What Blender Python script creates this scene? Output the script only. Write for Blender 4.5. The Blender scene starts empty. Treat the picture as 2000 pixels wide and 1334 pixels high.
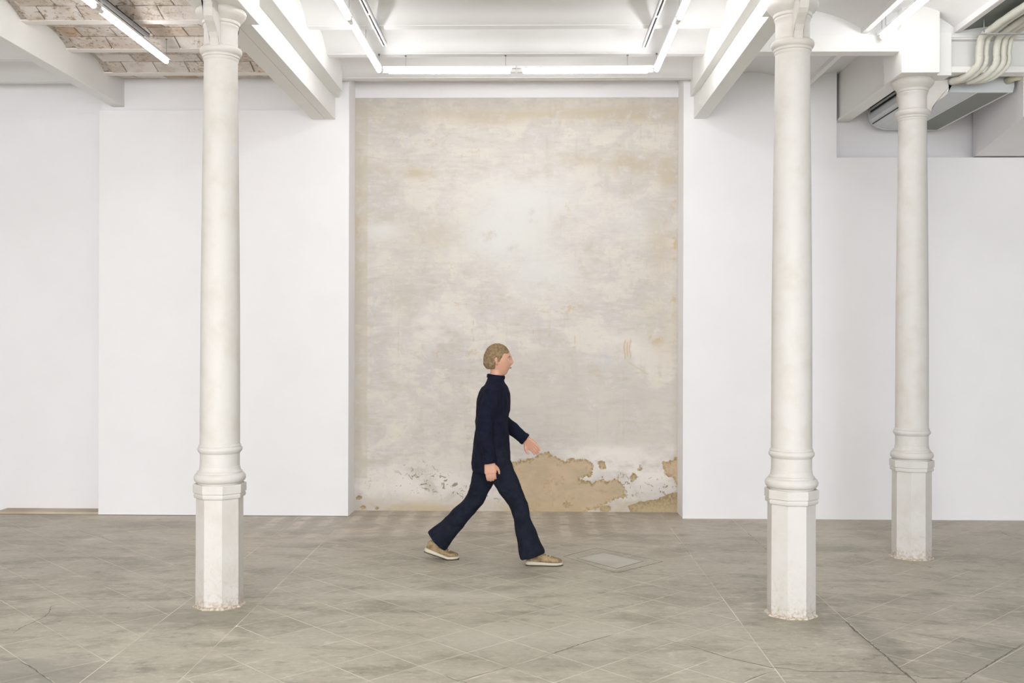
import bpy, bmesh, math, random
import numpy as np
from mathutils import Vector, Matrix, Euler
random.seed(7)
S = bpy.context.scene
C = S.collection
PI = math.pi

# ------------------------------------------------------------------ camera, world, lights, exposure
cam_d = bpy.data.cameras.new('camera')
cam = bpy.data.objects.new('camera', cam_d); C.objects.link(cam)
cam_d.sensor_width = 36.0
cam_d.lens = 36.0 * 1960.0 / 2000.0
cam_d.shift_y = -0.001
cam.location = (0, 0, 1.6)
YAW = math.atan(38 / 1960)
cam.rotation_euler = (Matrix.Rotation(YAW, 4, 'Z') @ Matrix.Rotation(PI / 2, 4, 'X') @ Matrix.Rotation(0.0025, 4, 'Z')).to_euler()
S.camera = cam
S.view_settings.view_transform = 'Standard'
S.view_settings.look = 'None'
S.view_settings.gamma = 1.0
S.view_settings.use_curve_mapping = False
S.view_settings.exposure = 0.80

W = bpy.data.worlds.new('world'); S.world = W; W.use_nodes = True
bg = W.node_tree.nodes['Background']
bg.inputs[0].default_value = (0.80, 0.88, 1.0, 1); bg.inputs[1].default_value = 1.0

TUBE_E = 10.5
def area(name, loc, rot, sx, sy, watt, col=(1, 1, 1)):
    d = bpy.data.lights.new(name, 'AREA'); d.shape = 'RECTANGLE'; d.size = sx; d.size_y = sy
    d.energy = watt; d.color = col
    o = bpy.data.objects.new(name, d); C.objects.link(o); o.location = loc; o.rotation_euler = rot
    return o
# unseen soft fill panel added behind the camera to even out the lighting
area('daylight_fill', (-0.6, -9.3, 1.9), (math.radians(90), 0, 0), 11.0, 3.4, 620, (0.955, 0.975, 1.0))
# the fluorescent rows run on towards and past the camera
ROW_W = 11.5
TUBE_COL = (0.985, 0.985, 1.0)
for k in range(5):
    y = 2.2 - k * 2.0
    for x in (-1.245, 1.0): area('row_lamp', (x, y, 3.78), (0, 0, 0), 0.04, 1.28, ROW_W, TUBE_COL)
    area('row_lamp', (-2.88, y + .6, 3.78), (0, 0, 0), 0.04, 1.28, ROW_W * 1.5, TUBE_COL)
    area('row_lamp', (2.51, y + .9, 3.78), (0, 0, 0), 0.04, 1.28, ROW_W * .8, (0.80, 0.88, 1.0))

# ------------------------------------------------------------------ material helpers
class NT:
    def __init__(s, name):
        s.m = bpy.data.materials.new(name); s.m.use_nodes = True
        s.t = s.m.node_tree; s.n = s.t.nodes; s.l = s.t.links
        s.b = s.n['Principled BSDF']
    def new(s, ty, **kw):
        x = s.n.new(ty)
        for k, v in kw.items(): setattr(x, k, v)
        return x
    def link(s, a, b): s.l.new(a, b)
    def val(s, sock, v):
        if hasattr(v, 'is_linked') or isinstance(v, bpy.types.NodeSocket): s.l.new(v, sock)
        else: sock.default_value = v
    def pos(s):
        if not hasattr(s, '_p'): s._p = s.new('ShaderNodeNewGeometry').outputs['Position']
        return s._p
    def obj(s): return s.new('ShaderNodeTexCoord').outputs['Object']
    def mapping(s, vec, scale=(1, 1, 1), loc=(0, 0, 0), rot=(0, 0, 0)):
        x = s.new('ShaderNodeMapping'); s.link(vec, x.inputs[0])
        x.inputs['Scale'].default_value = scale; x.inputs['Location'].default_value = loc; x.inputs['Rotation'].default_value = rot
        return x.outputs[0]
    def noise(s, vec, scale, detail=6, rough=.55, dist=0.0):
        x = s.new('ShaderNodeTexNoise'); s.link(vec, x.inputs['Vector'])
        x.inputs['Scale'].default_value = scale; x.inputs['Detail'].default_value = detail
        x.inputs['Roughness'].default_value = rough; x.inputs['Distortion'].default_value = dist
        return x.outputs['Fac']
    def ramp(s, v, a, b, smooth=True):
        x = s.new('ShaderNodeMapRange'); x.interpolation_type = 'SMOOTHSTEP' if smooth else 'LINEAR'
        s.link(v, x.inputs['Value']); x.inputs['From Min'].default_value = a; x.inputs['From Max'].default_value = b
        return x.outputs[0]
    def math(s, op, a, b=0.0):
        x = s.new('ShaderNodeMath', operation=op); s.val(x.inputs[0], a); s.val(x.inputs[1], b); return x.outputs[0]
    def mix(s, f, a, b, mode='MIX'):
        x = s.new('ShaderNodeMix', data_type='RGBA', blend_type=mode)
        s.val(x.inputs['Factor'], f)
        for sock, v in ((x.inputs['A'], a), (x.inputs['B'], b)):
            if isinstance(v, tuple): sock.default_value = (*v[:3], 1)
            else: s.link(v, sock)
        return x.outputs['Result']
    def attr(s, name):
        x = s.new('ShaderNodeAttribute'); x.attribute_name = name; return x.outputs['Fac']
    def bump(s, h, strength, dist=0.01):
        x = s.new('ShaderNodeBump'); s.link(h, x.inputs['Height']); x.inputs['Strength'].default_value = strength
        x.inputs['Distance'].default_value = dist; s.link(x.outputs[0], s.b.inputs['Normal'])
    def base(s, v):
        if isinstance(v, tuple): s.b.inputs['Base Color'].default_value = (*v[:3], 1)
        else: s.link(v, s.b.inputs['Base Color'])
    def rough(s, v): s.val(s.b.inputs['Roughness'], v)
def lin(r, g, b):
    return tuple(((c / 255) / 12.92 if c / 255 <= .04045 else ((c / 255 + .055) / 1.055) ** 2.4) for c in (r, g, b))

def paint(name, rgb, mottled=.03, bscale=60, bstr=.15, rough=.7, warm=None):
    t = NT(name); c = lin(*rgb)
    n = t.noise(t.pos(), 2.2, 5)
    d = tuple(x * (1 - mottled * 2) for x in c) if warm is None else lin(*warm)
    t.base(t.mix(t.ramp(n, .35, .7), c, d)); t.rough(rough)
    t.bump(t.noise(t.pos(), bscale, 4), bstr, .002)
    return t.m
M = {}
M['wall'] = paint('white_wall_paint', (245, 243, 244), .01, 120, .10, .75)
M['ceil'] = paint('white_ceiling_plaster', (238, 237, 236), .015, 30, .3, .8)
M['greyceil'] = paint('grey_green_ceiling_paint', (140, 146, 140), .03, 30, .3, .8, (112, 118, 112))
M['beam'] = paint('white_beam_paint', (240, 239, 235), .015, 40, .2, .6)
M['board'] = paint('beam_board_paint', (238, 235, 230), .01, 60, .1, .6)
M['anchor'] = paint('wire_anchor_grey', (120, 112, 105), .02, 60, .1, .8)  # even warm grey for the wire anchors of the tube lights
M['black'] = paint('black_interior', (28, 28, 28), .02, 60, .1, .6)
M['plastic'] = paint('white_plastic_casing', (214, 217, 219), .005, 200, .02, .4)
M['metalgrey'] = paint('grey_track_metal', (176, 176, 178), .01, 100, .05, .45)
M['trackwhite'] = paint('white_track_metal', (232, 232, 232), .01, 100, .05, .4)
M['wire'] = paint('thin_steel_wire', (150, 150, 150), .01, 100, .02, .4)

# column paint: creamy white, rusty and grubby near the floor
t = NT('column_paint')
p = t.pos(); sx = t.new('ShaderNodeSeparateXYZ'); t.link(p, sx.inputs[0])
n1 = t.noise(p, 7, 6, .6); n2 = t.noise(p, 45, 5, .7)
low = t.ramp(sx.outputs['Z'], .55, .0)
grub = t.math('MULTIPLY', low, t.ramp(n2, .50, .72))
c = t.mix(t.ramp(n1, .4, .75), lin(215, 211, 206), lin(208, 202, 194))
c = t.mix(t.math('MULTIPLY', grub, .45), c, lin(185, 168, 145))
vlow = t.math('MULTIPLY', t.ramp(sx.outputs['Z'], .10, .0), t.ramp(n2, .42, .62))
c = t.mix(t.math('MULTIPLY', vlow, .7), c, lin(176, 150, 118))
t.base(c); t.rough(.55)
t.bump(t.math('ADD', t.noise(p, 90, 5, .7), t.math('MULTIPLY', t.noise(p, 16, 3), .8)), .45, .003); M['column'] = t.m

t = NT('rusty_foot'); n2 = t.noise(t.pos(), 60, 5, .7)
t.base(t.mix(t.ramp(n2, .42, .6), lin(214, 207, 196), lin(172, 152, 126))); t.rough(.85)
t.bump(n2, .8, .004); M['rust'] = t.m

STAINS = [(2.30, 7.80, .50, .12, .5, lin(140, 141, 118)), (-1.95, 5.74, .55, .22, .5, lin(128, 122, 106)), (1.55, 5.78, .34, .14, .45, lin(132, 126, 110)),
          (-2.55, 4.72, .60, .28, .55, lin(116, 116, 110)), (2.55, 5.05, .75, .35, .45, lin(122, 120, 106)), (1.86, 5.35, .10, .45, .5, lin(112, 108, 96)),
          (-.55, 6.35, .7, .18, .35, lin(212, 206, 194)), (.1, 5.35, .9, .25, .35, lin(206, 201, 186)), (-3.1, 8.6, .8, .25, .35, lin(134, 128, 118)), (.1, 4.95, .5, .1, .3, lin(136, 131, 117)),
          (-.35, 8.3, .35, .1, .5, lin(124, 120, 106)), (.75, 8.25, .4, .12, .45, lin(126, 121, 106)), (-1.35, 8.0, .3, .12, .4, lin(138, 130, 118)), (-1.45, 8.45, .2, .1, .4, lin(214, 190, 170))]
# floor: worn grey-beige cement tile
def floor_mat(name, per_tile=True, lighten=0.0):
    t = NT(name); p = t.pos(); sx = t.new('ShaderNodeSeparateXYZ'); t.link(p, sx.inputs[0])
    X, Y = sx.outputs['X'], sx.outputs['Y']
    big = t.noise(t.mapping(p, (.8, 1.0, 1)), .9, 5, .6)
    sm = t.noise(t.mapping(p, (1.0, 2.0, 1), (3, 1, 0)), 1.6, 9, .62, .3)
    fi = t.noise(t.mapping(p, (1, 1.8, 1), (9, 4, 0)), 5.0, 12, .70, .3)
    pat = t.noise(t.mapping(p, (1, 1.4, 1)), 24, 8, .75)
    c = t.mix(t.ramp(big, .35, .68), lin(183, 176, 159), lin(166, 159, 143))
    c = t.mix(t.math('MULTIPLY', t.ramp(sm, .46, .66), .85), c, lin(146, 140, 124))
    c = t.mix(t.math('MULTIPLY', t.ramp(fi, .54, .66), .6), c, lin(205, 196, 181))
    c = t.mix(t.math('MULTIPLY', t.ramp(fi, .46, .34), .60), c, lin(126, 119, 104))
    c = t.mix(t.math('MULTIPLY', t.ramp(pat, .47, .30), .45), c, lin(132, 126, 112))
    c = t.mix(t.math('MULTIPLY', t.ramp(pat, .50, .68), .35), c, lin(222, 215, 200))
    # rosy tint away from the camera, dark scuff in front left corner and right
    # pale and dark strips running towards the back wall, left by old boards
    wob = t.math('MULTIPLY', t.math('SUBTRACT', sm, .5), .10)
    st = t.math('SINE', t.math('MULTIPLY', t.math('ADD', X, wob), 2 * PI / .232))
    mask = t.math('MULTIPLY', t.ramp(Y, 7.9, 8.5), t.math('MULTIPLY', t.ramp(X, -2.9, -2.2), t.ramp(X, 1.35, .9)))
    mask = t.math('MULTIPLY', mask, t.ramp(t.noise(p, 1.7, 3), .32, .55))
    c = t.mix(t.math('MULTIPLY', mask, t.math('MULTIPLY', t.ramp(st, .0, .8), t.math('MULTIPLY', t.ramp(fi, .40, .55), .62))), c, lin(220, 210, 194))
    c = t.mix(t.math('MULTIPLY', mask, t.math('MULTIPLY', t.ramp(st, -.2, -.95), .40)), c, lin(144, 138, 121))
    # rosy old cement at the back
    c = t.mix(t.math('MULTIPLY', t.ramp(Y, 6.6, 8.8), .22), c, lin(207, 191, 178))
    for bx, by, sx_, sy_, k, col in STAINS:
        vm = t.mapping(p, (1 / sx_, 1 / sy_, 0), (-bx / sx_, -by / sy_, 0))
        ln = t.new('ShaderNodeVectorMath', operation='LENGTH'); t.link(vm, ln.inputs[0])
        dd = t.math('ADD', ln.outputs['Value'], t.math('MULTIPLY', t.math('SUBTRACT', sm, .5), 2.2))
        dd = t.math('ADD', dd, t.math('MULTIPLY', t.math('SUBTRACT', fi, .5), 1.6))
        c = t.mix(t.math('MULTIPLY', t.ramp(dd, 1.25, .35), k), c, col)
    spots = t.noise(p, 14, 2, .5)
    c = t.mix(t.math('MULTIPLY', t.ramp(spots, .74, .78), .5), c, lin(107, 100, 86))
    if per_tile:
        oi = t.new('ShaderNodeObjectInfo')
        c = t.mix(t.math('MULTIPLY', oi.outputs['Random'], .10), c, lin(216, 208, 191))
    t.base(c)
    t.rough(t.math('ADD', t.math('MULTIPLY', sm, .25), .36))
    t.b.inputs['Specular IOR Level'].default_value = .35
    t.bump(t.math('ADD', fi, t.math('MULTIPLY', pat, .4)), .16, .004)
    return t.m
M['tile'] = floor_mat('worn_cement_tile')
M['strip'] = floor_mat('worn_cement_strip', False)
M['grout'] = paint('cream_tile_grout', (224, 218, 202), .06, 80, .2, .8, (186, 178, 160))
t = NT('floor_crack_dirt'); n = t.noise(t.pos(), 70, 4)
t.base(t.mix(t.ramp(n, .35, .65), lin(98, 93, 82), lin(142, 136, 121))); t.rough(.9); M['crack'] = t.m
M['sill'] = paint('sandy_cement_sill', (206, 194, 176), .05, 60, .4, .9, (184, 170, 150))

# raw plaster of the alcove
t = NT('raw_old_plaster')
p = t.pos(); sx = t.new('ShaderNodeSeparateXYZ'); t.link(p, sx.inputs[0]); X, Z = sx.outputs['X'], sx.outputs['Z']
nb = t.noise(t.mapping(p, (1, 1, 1.15)), 1.25, 5, .55, .5)
nm = t.noise(t.mapping(p, (1, 1, 1.5), (4, 0, 2)), 3.2, 7, .62, .4)
nf = t.noise(t.mapping(p, (1, 1, 1), (7, 0, 1)), 11, 8, .68)
nx = t.noise(p, 42, 8, .7)
vert = t.noise(t.mapping(p, (9, 1, .9)), 2.0, 5, .6)
c = t.mix(t.ramp(nb, .40, .62), lin(213, 206, 199), lin(206, 200, 195))
c = t.mix(t.math('MULTIPLY', t.ramp(nm, .50, .58), .6), c, lin(226, 218, 206))
c = t.mix(t.math('MULTIPLY', t.ramp(nm, .45, .36), .6), c, lin(202, 193, 181))
c = t.mix(t.math('MULTIPLY', t.ramp(nf, .57, .68), .45), c, lin(198, 186, 166))
c = t.mix(t.math('MULTIPLY', t.ramp(nf, .43, .32), .5), c, lin(225, 220, 212))
c = t.mix(t.math('MULTIPLY', t.ramp(vert, .56, .72), .35), c, lin(196, 188, 175))
tro = t.noise(t.mapping(p, (2.2, 1, 9)), 3.0, 7, .6, .3)
c = t.mix(t.math('MULTIPLY', t.ramp(tro, .52, .66), .38), c, lin(226, 221, 212))
c = t.mix(t.math('MULTIPLY', t.ramp(tro, .46, .34), .38), c, lin(196, 187, 174))
c = t.mix(t.math('MULTIPLY', t.ramp(nx, .60, .68), .40), c, lin(184, 168, 140))
c = t.mix(t.math('MULTIPLY', t.attr('pale'), t.ramp(t.math('ADD', nm, t.math('MULTIPLY', nf, .5)), .42, .72)), c, lin(223, 221, 216))
c = t.mix(t.math('MULTIPLY', t.attr('white'), t.ramp(nm, .30, .55)), c, lin(233, 226, 219))
dmp = t.math('MULTIPLY', t.math('MULTIPLY', t.attr('damp'), .8), t.ramp(t.math('ADD', nm, t.math('MULTIPLY', nf, .6)), .62, .84))
c = t.mix(dmp, c, lin(198, 186, 163))
c = t.mix(t.math('MULTIPLY', t.attr('grey'), t.ramp(nm, .3, .6)), c, lin(203, 198, 188))
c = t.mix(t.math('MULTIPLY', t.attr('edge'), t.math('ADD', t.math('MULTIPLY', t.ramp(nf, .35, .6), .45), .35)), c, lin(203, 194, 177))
c = t.mix(t.attr('drip'), c, lin(200, 172, 125))
c = t.mix(t.math('MULTIPLY', t.attr('blue'), t.ramp(nf, .40, .55)), c, lin(193, 199, 212))
rs = t.math('MULTIPLY', t.attr('rust'), t.ramp(nf, .52, .62))
c = t.mix(rs, c, lin(203, 177, 133))
# flaking specks, low on the left
sp = t.noise(t.mapping(p, (1, 1, 1.1), (2, 0, 5)), 19, 5, .62, .8)
sm = t.math('MULTIPLY', t.attr('speck'), t.ramp(sp, .600, .618))
c = t.mix(t.math('MULTIPLY', sm, .85), c, lin(140, 124, 100))
# exposed tan render with a ragged, darker edge
d = t.math('ADD', t.attr('tan'), t.math('MULTIPLY', t.math('SUBTRACT', nf, .5), .16))
d = t.math('ADD', d, t.math('MULTIPLY', t.math('SUBTRACT', nx, .5), .05))
inside = t.ramp(d, -.002, .003)
rim = t.math('MULTIPLY', inside, t.ramp(d, .045, .010))
tan = t.mix(t.ramp(nm, .38, .62), lin(205, 182, 154), lin(190, 172, 143))
tan = t.mix(t.math('MULTIPLY', t.ramp(nf, .55, .66), .5), tan, lin(170, 148, 108))
tan = t.mix(t.math('MULTIPLY', rim, t.ramp(nx, .40, .60)), tan, lin(158, 133, 86))
c = t.mix(inside, c, tan)
db = t.math('ADD', t.attr('brown'), t.math('MULTIPLY', t.math('SUBTRACT', nf, .5), .09))
brn = t.mix(t.ramp(nx, .38, .62), lin(150, 132, 98), lin(186, 166, 132))
c = t.mix(t.ramp(db, -.002, .004), c, brn)
foot = t.math('MULTIPLY', t.ramp(Z, .16, .0), t.ramp(nm, .34, .56))
c = t.mix(t.math('MULTIPLY', foot, .75), c, lin(196, 176, 140))
t.base(c); t.rough(.9)
hgt = t.math('ADD', t.math('MULTIPLY', nf, .7), t.math('MULTIPLY', nx, .5))
hgt = t.math('SUBTRACT', hgt, t.math('MULTIPLY', t.math('MAXIMUM', inside, sm), .6))
t.bump(hgt, .35, .006); M['raw'] = t.m

# whitewashed vault bricks and mortar
def brick_mat(name, A, B, D):
    t = NT(name); p = t.pos()
    a = t.noise(p, 5, 6, .6); b = t.noise(p, 26, 8, .75, .5); e = t.noise(t.mapping(p, (1, 1, 1), (5, 5, 5)), 3.0, 3)
    oi = t.new('ShaderNodeObjectInfo').outputs['Random']
    c = t.mix(t.ramp(t.math('ADD', a, t.math('MULTIPLY', oi, .25)), .48, .70), A, B)
    c = t.mix(t.math('MULTIPLY', t.ramp(b, .52, .60), t.ramp(t.math('ADD', e, t.math('MULTIPLY', oi, .2)), .44, .62)), c, D)
    c = t.mix(t.math('MULTIPLY', t.ramp(b, .66, .70), .8), c, lin(84, 74, 62))
    t.base(c); t.rough(.9); t.bump(b, .9, .008); return t.m
M['brick'] = brick_mat('whitewashed_vault_brick', lin(232, 224, 217), lin(210, 198, 186), lin(172, 150, 126))
M['brick2'] = brick_mat('bare_vault_brick', lin(222, 208, 194), lin(196, 172, 148), lin(176, 128, 92))
M['mortar'] = brick_mat('old_vault_mortar', lin(226, 218, 210), lin(204, 194, 182), lin(132, 116, 98))
M['joist'] = paint('painted_old_joist', (236, 229, 222), .03, 30, .6, .7)

M['lampglow'] = NT('tube_glow').m
b = M['lampglow'].node_tree.nodes['Principled BSDF']
b.inputs['Emission Color'].default_value = (*TUBE_COL, 1); b.inputs['Emission Strength'].default_value = TUBE_E
M['grille'] = paint('grey_grille_slats', (150, 152, 146), .02, 200, .05, .6)
M['grilleback'] = paint('dark_grille_back', (84, 86, 80), .02, 200, .05, .7)
M['lagging'] = paint('painted_pipe_lagging', (226, 224, 214), .06, 45, 1.0, .7, (204, 200, 186))
M['beigepipe'] = paint('beige_pipe', (212, 206, 182), .03, 40, .4, .7)
M['green'] = paint('green_tape', (40, 96, 58), .03, 40, .2, .6)
def cloth(name, rgb, rgb2, s=18):
    t = NT(name); n = t.noise(t.obj(), s, 6, .6)
    t.base(t.mix(t.ramp(n, .35, .7), lin(*rgb), lin(*rgb2))); t.rough(.95)
    t.b.inputs['Specular IOR Level'].default_value = .15
    t.bump(t.noise(t.obj(), 9, 4, .6, 1.0), .6, .03); return t.m
M['jacket'] = cloth('navy_jacket_cloth', (27, 29, 46), (20, 22, 36))
M['trousers'] = cloth('navy_trouser_cloth', (32, 36, 48), (24, 27, 38))
M['skin'] = paint('skin', (212, 160, 136), .03, 80, .1, .5)
M['lips'] = paint('lips', (178, 108, 98), .03, 80, .1, .5)
M['hair'] = cloth('ash_brown_hair', (150, 128, 98), (112, 94, 72), 60)
M['shoe'] = cloth('tan_shoe_fabric', (172, 150, 116), (120, 100, 74), 30)
M['sole'] = paint('cream_rubber_sole', (206, 198, 178), .03, 80, .2, .6)
M['tread'] = paint('dark_tread', (60, 50, 42), .03, 80, .2, .7)
M['eyewhite'] = paint('eye_white', (232, 228, 222), .01, 80, .0, .3)
M['iris'] = paint('iris', (58, 44, 34), .01, 80, .0, .3)
M['hatch'] = paint('pale_hatch_cement', (196, 191, 180), .05, 40, .5, .8, (176, 170, 156))
M['bulbend'] = paint('clear_socket_plastic', (222, 220, 214), .01, 80, .1, .4)

# ------------------------------------------------------------------ geometry helpers
def mesh_obj(name, verts, faces, mat, parent=None, smooth=False, loc=None):
    me = bpy.data.meshes.new(name)
    me.from_pydata([tuple(v) for v in verts], [], faces); me.update()
    if smooth: me.polygons.foreach_set('use_smooth', [True] * len(me.polygons))
    me.materials.append(mat)
    o = bpy.data.objects.new(name, me); C.objects.link(o)
    if loc is not None: o.location = loc
    if parent is not None: o.parent = parent
    return o
def bm_obj(name, bm, mat, parent=None, smooth=False):
    bmesh.ops.recalc_face_normals(bm, faces=bm.faces[:])
    me = bpy.data.meshes.new(name); bm.to_mesh(me); bm.free()
    if smooth: me.polygons.foreach_set('use_smooth', [True] * len(me.polygons))
    me.materials.append(mat)
    o = bpy.data.objects.new(name, me); C.objects.link(o)
    if parent is not None: o.parent = parent
    return o
def tag(o, label=None, cat=None, group=None, kind=None):
    if label: o['label'] = label
    if cat: o['category'] = cat
    if group: o['group'] = group
    if kind: o['kind'] = kind
    return o
def empty(name, loc, label=None, cat=None, group=None, kind=None):
    o = bpy.data.objects.new(name, None); C.objects.link(o); o.location = loc; o.empty_display_size = .1
    return tag(o, label, cat, group, kind)
def off(parent):   # world -> local shift for children of an empty
    return Vector(parent.location) if parent is not None else Vector((0, 0, 0))
def add_box(bm, x0, x1, y0, y1, z0, z1, bev=0.0):
    r = bmesh.ops.create_cube(bm, size=1)
    for v in r['verts']:
        v.co = Vector(((x0 + x1) / 2 + v.co.x * (x1 - x0), (y0 + y1) / 2 + v.co.y * (y1 - y0), (z0 + z1) / 2 + v.co.z * (z1 - z0)))
    if bev > 0:
        es = list({e for v in r['verts'] for e in v.link_edges})
        bmesh.ops.bevel(bm, geom=es, offset=bev, segments=2, affect='EDGES', profile=.6)
def boxes(name, bl, mat, parent=None, bev=0.0):
    bm = bmesh.new(); d = off(parent)
    for q in bl: add_box(bm, q[0] - d.x, q[1] - d.x, q[2] - d.y, q[3] - d.y, q[4] - d.z, q[5] - d.z, bev)
    return bm_obj(name, bm, mat, parent)
def lathe(name, prof, cx, cy, mat, parent=None, n=64, rot=0.0, smooth=True):
    d = off(parent); V = []; F = []
    for z, r in prof:
        for i in range(n):
            a = rot + 2 * PI * i / n
            V.append((cx - d.x + r * math.cos(a), cy - d.y + r * math.sin(a), z - d.z))
    m = len(prof)
    for j in range(m - 1):
        for i in range(n):
            F.append((j * n + i, j * n + (i + 1) % n, (j + 1) * n + (i + 1) % n, (j + 1) * n + i))
    if not smooth: F.append(tuple(range(n - 1, -1, -1))); F.append(tuple((m - 1) * n + i for i in range(n)))
    o = mesh_obj(name, V, F, mat, parent, smooth)
    if smooth: o.data.set_sharp_from_angle(angle=math.radians(38))
    return o
def ring_frames(pts):
    pts = [Vector(p) for p in pts]; fr = []; up = None
    for i, p in enumerate(pts):
        a = pts[max(0, i - 1)]; b = pts[min(len(pts) - 1, i + 1)]
        t = (b - a).normalized()
        if up is None:
            up = Vector((0, 1, 0)) if abs(t.y) < .8 else Vector((1, 0, 0))
        u = (up - t * up.dot(t)).normalized(); up = u
        fr.append((p, u, t.cross(u)))
    return fr
def tube_data(pts, rad, n=12, V=None, F=None, rad2=None, shift=Vector((0, 0, 0))):
    V = [] if V is None else V; F = [] if F is None else F
    s0 = len(V); fr = ring_frames(pts)
    if not hasattr(rad, '__len__'): rad = [rad] * len(fr)
    if rad2 is None: rad2 = rad
    for (p, u, w), r, q in zip(fr, rad, rad2):
        for i in range(n):
            a = 2 * PI * i / n
            V.append(p - shift + u * (r * math.cos(a)) + w * (q * math.sin(a)))
    m = len(fr)
    for j in range(m - 1):
        for i in range(n):
            F.append((s0 + j * n + i, s0 + j * n + (i + 1) % n, s0 + (j + 1) * n + (i + 1) % n, s0 + (j + 1) * n + i))
    F.append(tuple(s0 + i for i in range(n - 1, -1, -1))); F.append(tuple(s0 + (m - 1) * n + i for i in range(n)))
    return V, F
def tube(name, pts, rad, mat, parent=None, n=12, smooth=True, rad2=None):
    V, F = tube_data(pts, rad, n, rad2=rad2, shift=off(parent))
    return mesh_obj(name, V, F, mat, parent, smooth)
def bez(pts, k=6):   # catmull-rom through points
    P = [Vector(p) for p in pts]; P = [P[0] * 2 - P[1]] + P + [P[-1] * 2 - P[-2]]; out = []
    for i in range(1, len(P) - 2):
        for j in range(k):
            u = j / k; a, b, c, d = P[i - 1:i + 3]
            out.append(.5 * ((2 * b) + (c - a) * u + (2 * a - 5 * b + 4 * c - d) * u * u + (3 * b - a - 3 * c + d) * u ** 3))
    out.append(P[-2]); return out
def bez1(vals, k=6):
    return [v.x for v in bez([(v, 0, 0) for v in vals], k)]

# ------------------------------------------------------------------ walls
X0, X1, Y0, YB, ZT = -7.6, 7.6, -9.6, 9.60, 4.30
wb = boxes('wall_back', [(1.366, 2.737, 9.07, YB, 0, ZT), (2.737, X1, 9.07, YB, 0, 3.25), (2.737, X1, 9.20, YB, 3.25, ZT)], M['wall'])
tag(wb, 'smooth white back wall right of the bare plaster recess, stepped back above', kind='structure')
wl = boxes('wall_back_left', [(-3.94, -1.66, 9.12, YB, 0, ZT), (X0, -3.94, 9.30, YB, 0, ZT), (-1.995, -1.66, 9.07, 9.12, 3.69, ZT)], M['wall'])
tag(wl, 'white back wall left of the bare plaster recess', kind='structure')
wp = boxes('wall_panel', [(-3.944, -1.658, 9.07, 9.12, 0.004, 3.69)], M['wall'], bev=.003)
tag(wp, 'white plasterboard wall panel standing proud behind the left column', kind='structure')
wa = boxes('wall_alcove_top', [(-1.67, 1.376, 9.395, YB, 3.875, ZT)], M['wall'])
tag(wa, 'white painted strip of wall above the bare plaster', kind='structure')
tag(boxes('wall_left', [(X0 - .2, X0, Y0, YB, 0, ZT)], M['wall']), kind='structure')
tag(boxes('wall_right', [(X1, X1 + .2, Y0, YB, 0, ZT)], M['wall']), kind='structure')
tag(boxes('wall_front', [(X0, -5.2, Y0 - .2, Y0, 0, ZT), (6.4, X1, Y0 - .2, Y0, 0, ZT), (-5.2, 6.4, Y0 - .2, Y0, 3.7, ZT)], M['wall']), kind='structure')
tag(boxes('trim_1', [(-4.9, -3.945, 9.09, 9.30, 0, .022)], M['sill'], bev=.006), kind='structure', label='sandy cement ledge along the foot of the far left wall')

# raw plaster field
def sdf(poly, PX, PZ):
    P = np.array(poly); n = len(P); dmin = np.full(PX.shape, 1e9); ins = np.zeros(PX.shape, bool)
    for i in range(n):
        a = P[i]; b = P[(i + 1) % n]; ab = b - a; L = (ab ** 2).sum() + 1e-12
        tt = np.clip(((PX - a[0]) * ab[0] + (PZ - a[1]) * ab[1]) / L, 0, 1)
        dx = PX - (a[0] + tt * ab[0]); dz = PZ - (a[1] + tt * ab[1])
        dmin = np.minimum(dmin, np.sqrt(dx * dx + dz * dz))
        c = ((a[1] > PZ) != (b[1] > PZ)) & (PX < (b[0] - a[0]) * (PZ - a[1]) / (b[1] - a[1] + 1e-12) + a[0])
        ins ^= c
    return np.where(ins, dmin, -dmin)
P1 = [(-0.293, 0.404), (-0.247, 0.466), (-0.143, 0.451), (-0.123, 0.493), (-0.02, 0.493), (0.104, 0.556), (0.238, 0.515), (0.31, 0.464), (0.382, 0.495), (0.505, 0.496), (0.578, 0.445), (0.568, 0.331), (0.454, 0.3), (0.578, 0.28), (0.66, 0.332), (0.712, 0.291), (0.814, 0.322), (0.886, 0.24), (0.897, 0.148), (0.784, 0.106), (0.661, 0.043), (0.476, -0.03), (0.064, -0.03), (-0.091, 0.039), (-0.163, 0.142), (-0.194, 0.245), (-0.267, 0.358)]
P2 = [(1.224, 0.468), (1.296, 0.458), (1.358, 0.531), (1.40, 0.62), (1.40, 0.191), (1.338, 0.315), (1.245, 0.366), (1.225, 0.437)]
P3 = [(0.907, 0.055), (0.989, 0.086), (1.143, 0.108), (1.256, 0.16), (1.348, 0.191), (1.40, 0.202), (1.40, -0.03), (0.928, -0.03)]
SC = [(0.93, 1.47), (0.97, 1.36), (1.0, 1.25), (1.06, 1.19), (1.20, 1.15), (1.29, 1.19), (1.36, 1.28), (1.40, 1.0), (1.40, .62), (.3, .62), (-.25, .75), (-.2, 1.45), (.1, 1.52), (.35, 1.53), (.6, 1.40), (.8, 1.40)]
nx, nz = 300, 380
xs = np.linspace(-1.68, 1.376, nx); zs = np.linspace(0.0, 3.89, nz)
GX, GZ = np.meshgrid(xs, zs)
def blob(x, z, sx_, sz_, w=1.0): return w * np.exp(-(((GX - x) / sx_) ** 2 + ((GZ - z) / sz_) ** 2))
tanf = np.maximum(sdf(P1, GX, GZ), sdf(P2, GX, GZ))
for (x, z, r) in [(.665, .435, .03), (.958, .323, .035), (1.02, .40, .02), (.30, 1.0, -.2)]:
    tanf = np.maximum(tanf, r - np.hypot(GX - x, GZ - z))
brownf = sdf(P3, GX, GZ)
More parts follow.
